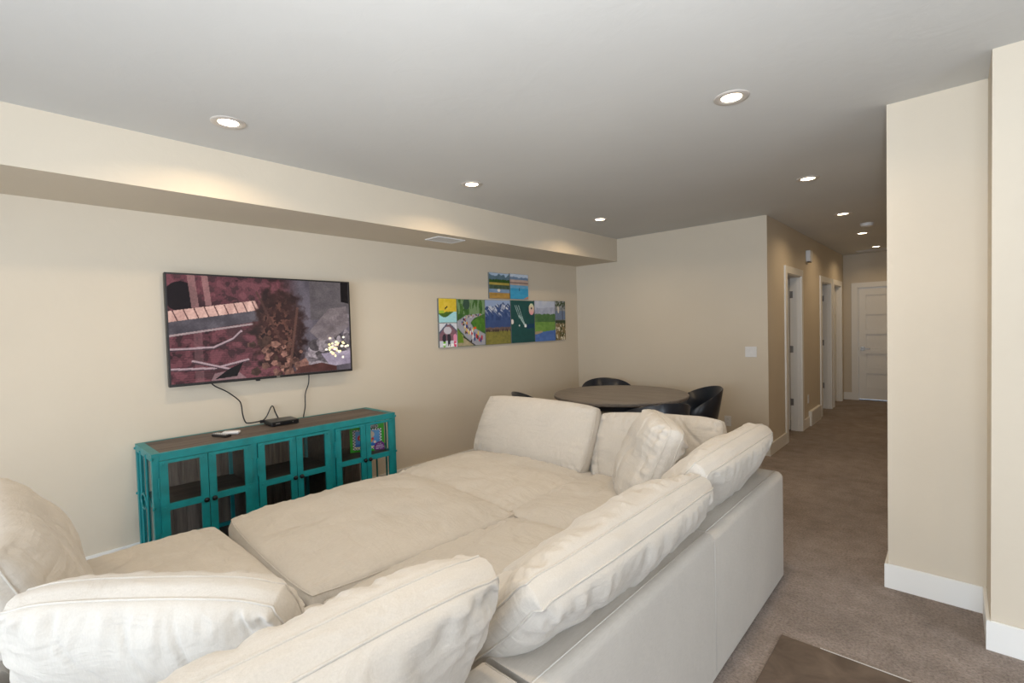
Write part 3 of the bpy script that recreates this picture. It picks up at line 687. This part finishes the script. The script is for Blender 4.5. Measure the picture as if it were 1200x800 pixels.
MB().box(.0866,.0872,.05,.056,.019,.023).box(.0866,.0872,-.07,-.04,.018,.024).build('indicator', m_steel, r)
MB().rbox(-.10,-.085,-.125,-.095,.012,.036,.003).build('side_plug', m_bplastic, r)
def cable(name, label, pts, r=.0045):
    P = [Vector(p) for p in pts]; out = []
    for i in range(len(P)-1):
        p0, p1, p2, p3 = P[max(i-1,0)], P[i], P[i+1], P[min(i+2,len(P)-1)]
        for k in range(6):
            t = k/6; out.append(.5*((2*p1)+(p2-p0)*t+(2*p0-5*p1+4*p2-p3)*t*t+(3*p1-p0-3*p2+p3)*t**3))
    out.append(P[-1]); o0 = out[0]
    o = MB().tube([p-o0 for p in out], r, 8).build(name, m_bplastic, None, True); o.location = o0
    tag(o, label, 'cable')
cx = -3.925
cable('cable', 'black cable drooping from the television to the set-top box', [(cx,1.06,1.15),(cx,1.095,1.11),(cx,1.15,1.075),(cx,1.19,1.045),(cx,1.25,.985),(cx,1.265,.94),(cx,1.27,.88),(cx,1.285,.822),(cx,1.305,.806),(cx,1.36,.805),(cx,1.412,.812),(cx,1.44,.838),(cx,1.482,.912),(cx,1.505,.86),(cx+.01,1.52,.815),(cx+.03,1.52,.808)])
cable('cable', 'black cable hanging straight from the television behind the cabinet', [(cx,1.782,1.15),(cx,1.782,1.10),(cx,1.775,1.05),(cx,1.75,.985),(cx,1.744,.93),(cx,1.742,.87),(cx-.014,1.730,.78),(cx-.014,1.73,.70)])
# jigsaw box inside the right bay
def puzzle():
    p = Pic(150,120,21); p.fill(p.Y >= 0, (40,168,34), (56,190,44), p.n(8))
    inn = (p.X > .08)&(p.X < .92)&(p.Y > .2)&(p.Y < .93); p.fill(inn, (238,240,244))
    ck = (((p.X*26).astype(int)+(p.Y*20).astype(int)) % 2 == 0); p.fill(inn & ck, (70,72,90))
    i2 = (p.X > .15)&(p.X < .86)&(p.Y > .26)&(p.Y < .87); p.fill(i2, (120,190,236), (50,128,210), np.clip(p.Y,0,1)); p.fill(i2&(p.Y > .72), (36,110,200)); p.fill(i2&(p.Y > .82), (236,224,170))
    for x, y, rr, c in ((.30,.50,.09,(214,60,70)),(.32,.52,.05,(246,206,60)),(.60,.40,.11,(214,196,176)),(.60,.62,.06,(236,150,60)),(.55,.70,.05,(250,220,70)),(.42,.36,.06,(240,240,244)),(.66,.56,.04,(206,60,60)),(.34,.40,.05,(110,190,80)),(.72,.68,.04,(240,220,200)),(.45,.62,.06,(90,180,90))): p.fill(p.ell(x,y,rr,rr*1.2)&i2, c)
    p.fill(p.ell(.86,.90,.17,.22), (112,36,130)); 
    for k, wd in enumerate((.06,.10,.12,.12)): p.fill((abs(p.X-.86) < wd)&(abs(p.Y-(.76+k*.06)) < .012)&(p.n(30,4) > .35), (226,206,232))
    return p
ba = Vector((-3.705, 2.005)); bbv = Vector((-3.575, 2.252)); dr = (bbv-ba); wd = dr.length; an = math.atan2(dr.y, dr.x)
bx = empty('puzzle_box', (ba.x, ba.y, .463), an); tag(bx, 'bright green puzzle box with a purple badge standing inside the cabinet', 'box')
MB().rbox(0, wd, 0, .045, 0, .235, .002).build('carton', plain('green_card', (.03,.36,.02), .5), bx)
pic_mesh('cover_print', puzzle(), m_print, bx, lambda u, v: (.002+u*(wd-.004), -.0006, .233-v*.231))
def text(s, size, mat, parent, loc, rot, name='lettering'):
    cu = bpy.data.curves.new(name, 'FONT'); cu.body = s; cu.size = size; cu.extrude = .0004; cu.align_x = 'CENTER'
    tmp = bpy.data.objects.new('tmp', cu); COL.objects.link(tmp); me = bpy.data.meshes.new_from_object(tmp)
    bpy.data.objects.remove(tmp); me.materials.clear(); me.materials.append(mat); me.name = name
    o = bpy.data.objects.new(name, me); COL.objects.link(o); o.parent = parent; o.location = loc; o.rotation_euler = rot; return o
MB().rbox(wd*.46, wd*.80, -.0022, -.0007, .190, .226, .0006, 1).build('title_band', plain('dark_title_band', (.03,.05,.03), .5), bx)
text('mp', .050, m_paper, bx, (wd*.72, -.0032, .197), (R(90), 0, 0))

# ------------------------------------------------------------ round table and chairs
TC = (-2.55, 4.40)
t = empty('round_table', (*TC, 0)); tag(t, 'round grey-brown wooden dining table behind the sofa', 'table')
MB().lathe([(.0001,.722),(.655,.722),(.675,.732),(.678,.752),(.672,.76),(.0001,.76)], n=72).build('tabletop', m_table, t, True, 30)
MB().lathe([(.50,.655),(.50,.722),(.48,.722),(.48,.655)], n=48).build('apron', m_black, t, True, 30)
MB().lathe([(.0001,.03),(.16,.03),(.15,.08),(.075,.16),(.07,.55),(.12,.64),(.30,.70),(.30,.722),(.0001,.722)], n=24).build('pedestal', m_black, t, True, 40)
for k in range(4):
    a = k*math.pi/2+.4; q = MB().tube([(.08*math.cos(a), .08*math.sin(a), .08), (.24*math.cos(a), .24*math.sin(a), .05), (.40*math.cos(a), .40*math.sin(a), .024)], [.045,.035,.024], 8); q.build('foot', m_black, t, True, 50)
def make_chair():
    t = empty('dining_chair'); N = 40; vs = []; fs = []     # faces local -Y (open side), back at +Y
    TH = .016
    for i in range(N+1):
        th = -1.95+3.9*i/N     # 0 = back centre
        c_ = math.cos(th/2*1.0); lift = max(0, math.cos(th*.80))**1.0
        top = .56+.25*lift**.8; bot = .40; rx, ry = .275, .27
        for (rr, z) in ((0, bot), (.025+.02*lift, (bot+top)/2), (.03+.05*lift, top-.008), (.03+.05*lift-TH/2, top), (.03+.05*lift-TH, top-.008), (.025+.02*lift-TH, (bot+top)/2), (-TH, bot)):
            k = 1+0
            vs.append(((rx+rr)*math.sin(th), (ry+rr)*math.cos(th)*(.95), z))
    for i in range(N):
        for j in range(7): fs.append((i*7+j, i*7+(j+1) % 7, (i+1)*7+(j+1) % 7, (i+1)*7+j))
    fs += [tuple(range(7)), tuple(N*7+j for j in range(6, -1, -1))]
    MB().add(vs, fs).build('backrest', m_black, t, True, 60)
    MB().lathe([(.0001,.38),(.235,.38),(.25,.40),(.25,.42),(.0001,.42)], n=32).build('seat_base', m_black, t, True, 40)
    MB().lathe([(.0001,.42),(.235,.42),(.255,.44),(.25,.462),(.20,.478),(.0001,.482)], n=32).build('seat_pad', m_cream, t, True, 60)
    for sx in (-1, 1):
        for sy_ in (-1, 1): MB().tube([(sx*.16, sy_*.16, .385), (sx*.21, sy_*.22, 0)], [.019, .011], 10).build('leg', m_black, t, True, 60)
    return t
ch0 = make_chair()
for i, (x, y, a, lab) in enumerate([(-3.03, 4.98, 44, 'black curved-back dining chair at the far side of the table'), (-3.10, 3.83, 135, 'black curved-back dining chair at the left, mostly behind the table edge'),
        (-1.99, 3.97, -127, 'black curved-back dining chair nearest the sofa, hiding the table edge'), (-2.02, 4.86, -52, 'black curved-back dining chair right of the table with cream seat showing')]):
    o = ch0 if i == 0 else copy_tree(ch0); o.location = (x, y, 0); o.rotation_euler.z = R(a); tag(o, lab, 'chair', 'chairs around the dining table')

# ------------------------------------------------------------ sofa modules
ZF = .605
def sofa_module(x0, x1, y0, y1, backs, label):
    t = empty('sofa_module', ((x0+x1)/2, (y0+y1)/2, 0)); tag(t, label, 'sofa', 'sectional sofa modules')
    X, Y = (x0+x1)/2, (y0+y1)/2; BD = .205
    bx0, bx1, by0, by1 = x0, x1, y0, y1
    if 'r' in backs: bx1 = x1-BD
    if 'f' in backs: by1 = y1-BD
    if 'n' in backs: by0 = y0+BD
    MB().rbox(bx0-X, bx1-X, by0-Y, by1-Y, .025, .24, .02, 3).build('base', m_linen2, t, True, 35)
    def back(a, b, c, d, flat):
        MB().sbox(a-X, b-X, c-Y, d-Y, .012, ZF, .034, 5, flat).build('back_frame', m_linen2, t, True, 50)
    fr = 'r' in backs
    if fr: back(x1-BD, x1, y0, y1, ('z0',) + (() if 'f' in backs else ('y1',)) + (() if 'n' in backs else ('y0',)))
    if 'f' in backs: back(x0, x1-(BD if fr else 0), y1-BD, y1, ('z0','x1') + (('x0',) if fr else ()))
    if 'n' in backs: back(x0, x1-(BD if fr else 0), y0, y0+BD, ('z0','x1') + (('x0',) if fr else ()))
    if fr:   # stitched seams along the outer top edge and the end joint
        def P(x, y, z): return (x-X, y-Y, z)
        ya, yb = y0+(.03 if 'n' in backs else .002), y1-(.03 if 'f' in backs else .002)
        MB().tube([P(x1-.040, ya, ZF), P(x1-.040, yb, ZF)], .0022, 6).build('stitched_seam', m_linen2, t, True)
        if 'f' not in backs: MB().tube([P(x1-BD+.03, y1-.004, ZF), P(x1-.034, y1-.004, ZF), P(x1-.010, y1-.004, ZF-.010), P(x1, y1-.004, ZF-.034), P(x1, y1-.004, .03)], .0026, 6).build('stitched_seam', m_linen2, t, True)
    for sx in (bx0+.06, bx1-.06):
        for sy_ in (by0+.06, by1-.06): MB().lathe([(.02,0),(.025,.028)], (sx-X, sy_-Y, 0), 10).build('foot', m_black, t)
    return t
sofa_module(-1.86, -.722, 1.985, 3.07, 'rf', 'far right corner module of the cream sectional sofa')
sofa_module(-1.86, -.722, .865, 1.9835, 'r', 'middle right module of the cream sectional sofa')
sofa_module(-1.86, -.722, -.22, .845, 'rn', 'nearest corner module of the cream sectional sofa')
sofa_module(-2.97, -1.87, 1.985, 3.07, 'f', 'far middle module of the cream sofa in front of the dining table')
sofa_module(-2.90, -1.87, .90, 1.975, '', 'square ottoman module of the cream sofa in front of the cabinet')
sofa_module(-3.02, -1.87, -.20, .885, 'n', 'near left module of the cream sofa below the big grey-beige cushion')

# ------------------------------------------------------------ cushions
def cushion(name, label, group, c, Lx, Hy, Wd, Ht, T, t, seed, sag=0, round_=.10, pucker=.010, big=.012, mat=None, prof=.45, bend=0, pinch=.0, fine=.0045, nx=130, ny=84):
    """box cushion; Lx = length axis, Hy = height axis (world), normal = Lx x Hy"""
    Lx = Vector(Lx).normalized(); Hy = Vector(Hy); Hy = (Hy-Lx*Hy.dot(Lx)).normalized(); Nz = Lx.cross(Hy)
    so = Vector((seed*7.3, seed*3.1, seed*1.7)); vs = []; fs = []
    asp = Wd/Ht
    def outline(u, v):
        e = round_
        x = Wd/2*u*(1-e*.5*abs(v)**6*(1/asp)); y = Ht/2*v*(1-e*.5*abs(u)**6)
        # overstuffed: edges bow outward a little in the middle
        x += .012*(1-v*v)*u*abs(u)**4; y += .014*(1-u*u)*v*abs(v)**4
        return x, y
    def wr(u, v, s):
        du, dv = 1-abs(u), 1-abs(v); d = 0
        # puckers running away from the seams
        d += pucker*math.exp(-dv/.20)*noise.noise(Vector((u*Wd*15, s*3+math.copysign(5, v), v*1.3))+so)*min(1, dv*14)
        d += pucker*math.exp(-du/.20)*noise.noise(Vector((s*3+math.copysign(9, u), v*Ht*15, u*1.3))+so)*min(1, du*14)
        cr = math.exp(-(du+dv)/.22)*min(1, du*12)*min(1, dv*12)
        d += 1.6*pucker*cr*noise.noise(Vector(((u*Wd-v*Ht*math.copysign(1,u*v))*16, s*4, 0))+so)
        a = noise.noise(Vector((u*Wd*2.2, v*Ht*2.6, s*11))+so); b = noise.noise(Vector((u*Wd*5, v*Ht*6, s*7))+so*2)
        d += (big*a+big*.45*b)*min(1, (1-abs(u)**3)*2)*min(1, (1-abs(v)**3)*2)
        # fine ripples running off the seams
        rp = noise.noise(Vector((u*Wd*34+.8*v, v*3.0, s*13))+so); rq = noise.noise(Vector((u*3.0, v*Ht*34+.8*u, s*17))+so)
        d += fine*(rp*math.exp(-dv/.33)*min(1, dv*10)*1.6+rq*math.exp(-du/.22)*min(1, du*10)*1.4)
        # long soft creases
        cz = abs(noise.noise(Vector((u*Wd*3.1+.6*v, v*Ht*1.1, s*5+2))+so*1.3)); d -= big*.55*max(0, 1-cz*9)*min(1, du*5)*min(1, dv*5)
        return d
    def deform(p, u, v):
        x, y, z = p
        y -= sag*(1-u*u)*(v*.5+.5)
        z += bend*(u*u-.33)
        x += pinch*u*(v)
        return (x, y, z)
    idx = {}
    for s in (1, -1):
        for j in range(ny+1):
            v = math.sin((j/ny-.5)*math.pi) if True else 0
            for i in range(nx+1):
                u = math.sin((i/nx-.5)*math.pi); x, y = outline(u, v)
                pr = (max(0, 1-abs(u)**2.6)*max(0, 1-abs(v)**2.6))**prof
                z = s*(t/2+(T-t)/2*pr+wr(u, v, s))
                idx[(s,i,j)] = len(vs); vs.append(deform((x, y, z), u, v))
    for s in (1, -1):
        for j in range(ny):
            for i in range(nx):
                q = (idx[(s,i,j)], idx[(s,i+1,j)], idx[(s,i+1,j+1)], idx[(s,i,j+1)]); fs.append(q if s > 0 else q[::-1])
    loop = [(i,0) for i in range(nx)]+[(nx,j) for j in range(ny)]+[(i,ny) for i in range(nx,0,-1)]+[(0,j) for j in range(ny,0,-1)]
    nl = len(loop); rings = [[idx[(1,i,j)] for i,j in loop]]
    for k in (.66, .33):
        rg = []
        for q,(i,j) in enumerate(loop):
            a = Vector(vs[idx[(1,i,j)]]); b = Vector(vs[idx[(-1,i,j)]]); p = b.lerp(a, k)
            o = Vector((a.x/Wd, a.y/Ht, 0)).normalized()
            dirv = Vector((1 if i==nx else -1 if i==0 else 0, 1 if j==ny else -1 if j==0 else 0, 0)).normalized()
            p += dirv*(t*.16+.004*noise.noise(Vector((a.x*9, a.y*9, k))+so)); rg.append(len(vs)); vs.append(tuple(p))
        rings.append(rg)
    rings.append([idx[(-1,i,j)] for i,j in loop])
    for a, b in zip(rings[:-1], rings[1:]):
        for q in range(nl): fs.append((a[q], b[q], b[(q+1)%nl], a[(q+1)%nl]))
    o = MB().add(vs, fs).build(name, mat or m_linen, None, True)
    mw = Matrix((Lx, Hy, Nz)).transposed().to_4x4(); mw.translation = Vector(c); o.matrix_world = mw
    tag(o, label, 'cushion', group)
    for ring in (rings[0], rings[-1]):
        pts = [Vector(vs[k]) for k in ring]; cc = []
        for p in pts:
            if not cc or (p-cc[-1]).length > .004: cc.append(p)
        if (cc[0]-cc[-1]).length < .004: cc.pop()
        MB().tube([p*1.002 for p in cc], .0034, 6, closed=True).build('piping', mat or m_linen, o, True)
    return o
SG = 'loose seat cushions of the sectional'; PG = 'loose back cushions of the sectional'
def seat(label, x0, x1, y0, y1, z, T, seed, t=.13, tw=0):
    cushion('seat_cushion', label, SG, ((x0+x1)/2, (y0+y1)/2, z), (1,-tw,0), (tw,1,0), x1-x0, y1-y0, T, t, seed, round_=.05, pucker=.014, big=.018, prof=.48, fine=.003, nx=90, ny=70)
seat('seat cushion in front of the dining table, under the widest back cushion', -3.02, -1.860, 1.965, 2.93, .360, .265, 1)
seat('seat cushion in the far right corner below the small back cushions', -1.875, -.93, 1.955, 2.90, .355, .255, 2)
seat('large central seat cushion of the ottoman in front of the cabinet', -2.985, -1.825, .845, 1.985, .370, .285, 3, tw=.055)
seat('seat cushion between the ottoman and the long right back cushion', -1.835, -.93, .84, 1.955, .352, .25, 4)
seat('near left seat cushion touching the big grey-beige cushion', -3.05, -1.86, -.02, .805, .345, .25, 5)
seat('seat cushion in the near corner, hidden behind bright cushions', -1.85, -.93, -.02, .85, .345, .21, 6)
def pill(label, c, L_, H_, Wd, Ht, T, seed, t=.07, **kw):
    return cushion('back_cushion', label, PG, c, L_, H_, Wd, Ht, T, t, seed, **kw)
pill('wide upright back cushion in front of the dining table', (-2.45, 2.88, .650), (1,0,0), (0,.46,.88), 1.10, .49, .25, 11, pucker=.012, big=.005, fine=.003)
pill('back cushion standing behind the tilted corner cushion', (-1.46, 2.95, .622), (1,0,.05), (0,.42,.9), .86, .48, .22, 12, pucker=.02, big=.02)
pill('tilted corner cushion with crumpled corner facing the pit', (-1.33, 2.58, .672), (.62,-.78,0), (.30,.26,.9), .61, .53, .26, 13, pucker=.03, big=.022)
pill('far back cushion lying along the right sofa frame', (-.94, 2.52, .665), (0,1,0), (.62,0,.78), 1.02, .50, .26, 14, pucker=.018, big=.016)
pill('long middle back cushion slumped over the right sofa frame', (-.94, 1.46, .640), (0,1,0), (.72,0,.69), 1.16, .50, .28, 15, pucker=.022, big=.018)
pill('bright near cushion standing along the right sofa frame', (-.93, .22, .69), (0,1,0), (.45,0,.9), 1.10, .53, .29, 16, pucker=.018, big=.018, round_=.16, pinch=.035)
pill('white-lit cushion set diagonally across the near corner', (-1.575, .30, .595), (.74,.67,0), (.20,-.22,.95), .72, .48, .25, 17, pucker=.02, big=.018, round_=.16)
pill('big grey-beige back cushion at the left edge near the wall', (-2.48, .04, .645), (1,0,0), (0,-.35,.93), 1.10, .52, .34, 18, big=.02)

# ------------------------------------------------------------ mat
m_mat, nt, b = nm('brown_mat'); v = coords(nt)
nt.links.new(ramp(nt, noise_tex(nt, v, 7, 5, .6, .8), [(.35, (.075,.052,.038)), (.7, (.15,.11,.085))]), b.inputs['Base Color'])
b.inputs['Roughness'].default_value = .55; bump(nt, b, noise_tex(nt, v, 60, 3), .2, .003)
t = empty('floor_mat', (-.15, 1.85, 0)); tag(t, 'thin brown mottled mat on the carpet beside the sofa', 'mat')
MB().rbox(-.445, .50, -.75, .605, 0, .008, .003, 1).build('mat_surface', m_mat, t)
MB().box(-.29, .02, .605, .6085, 0, .009).build('edge_glint', m_vent, t)  # light glint along the mat's far edge, modelled as a thin pale strip
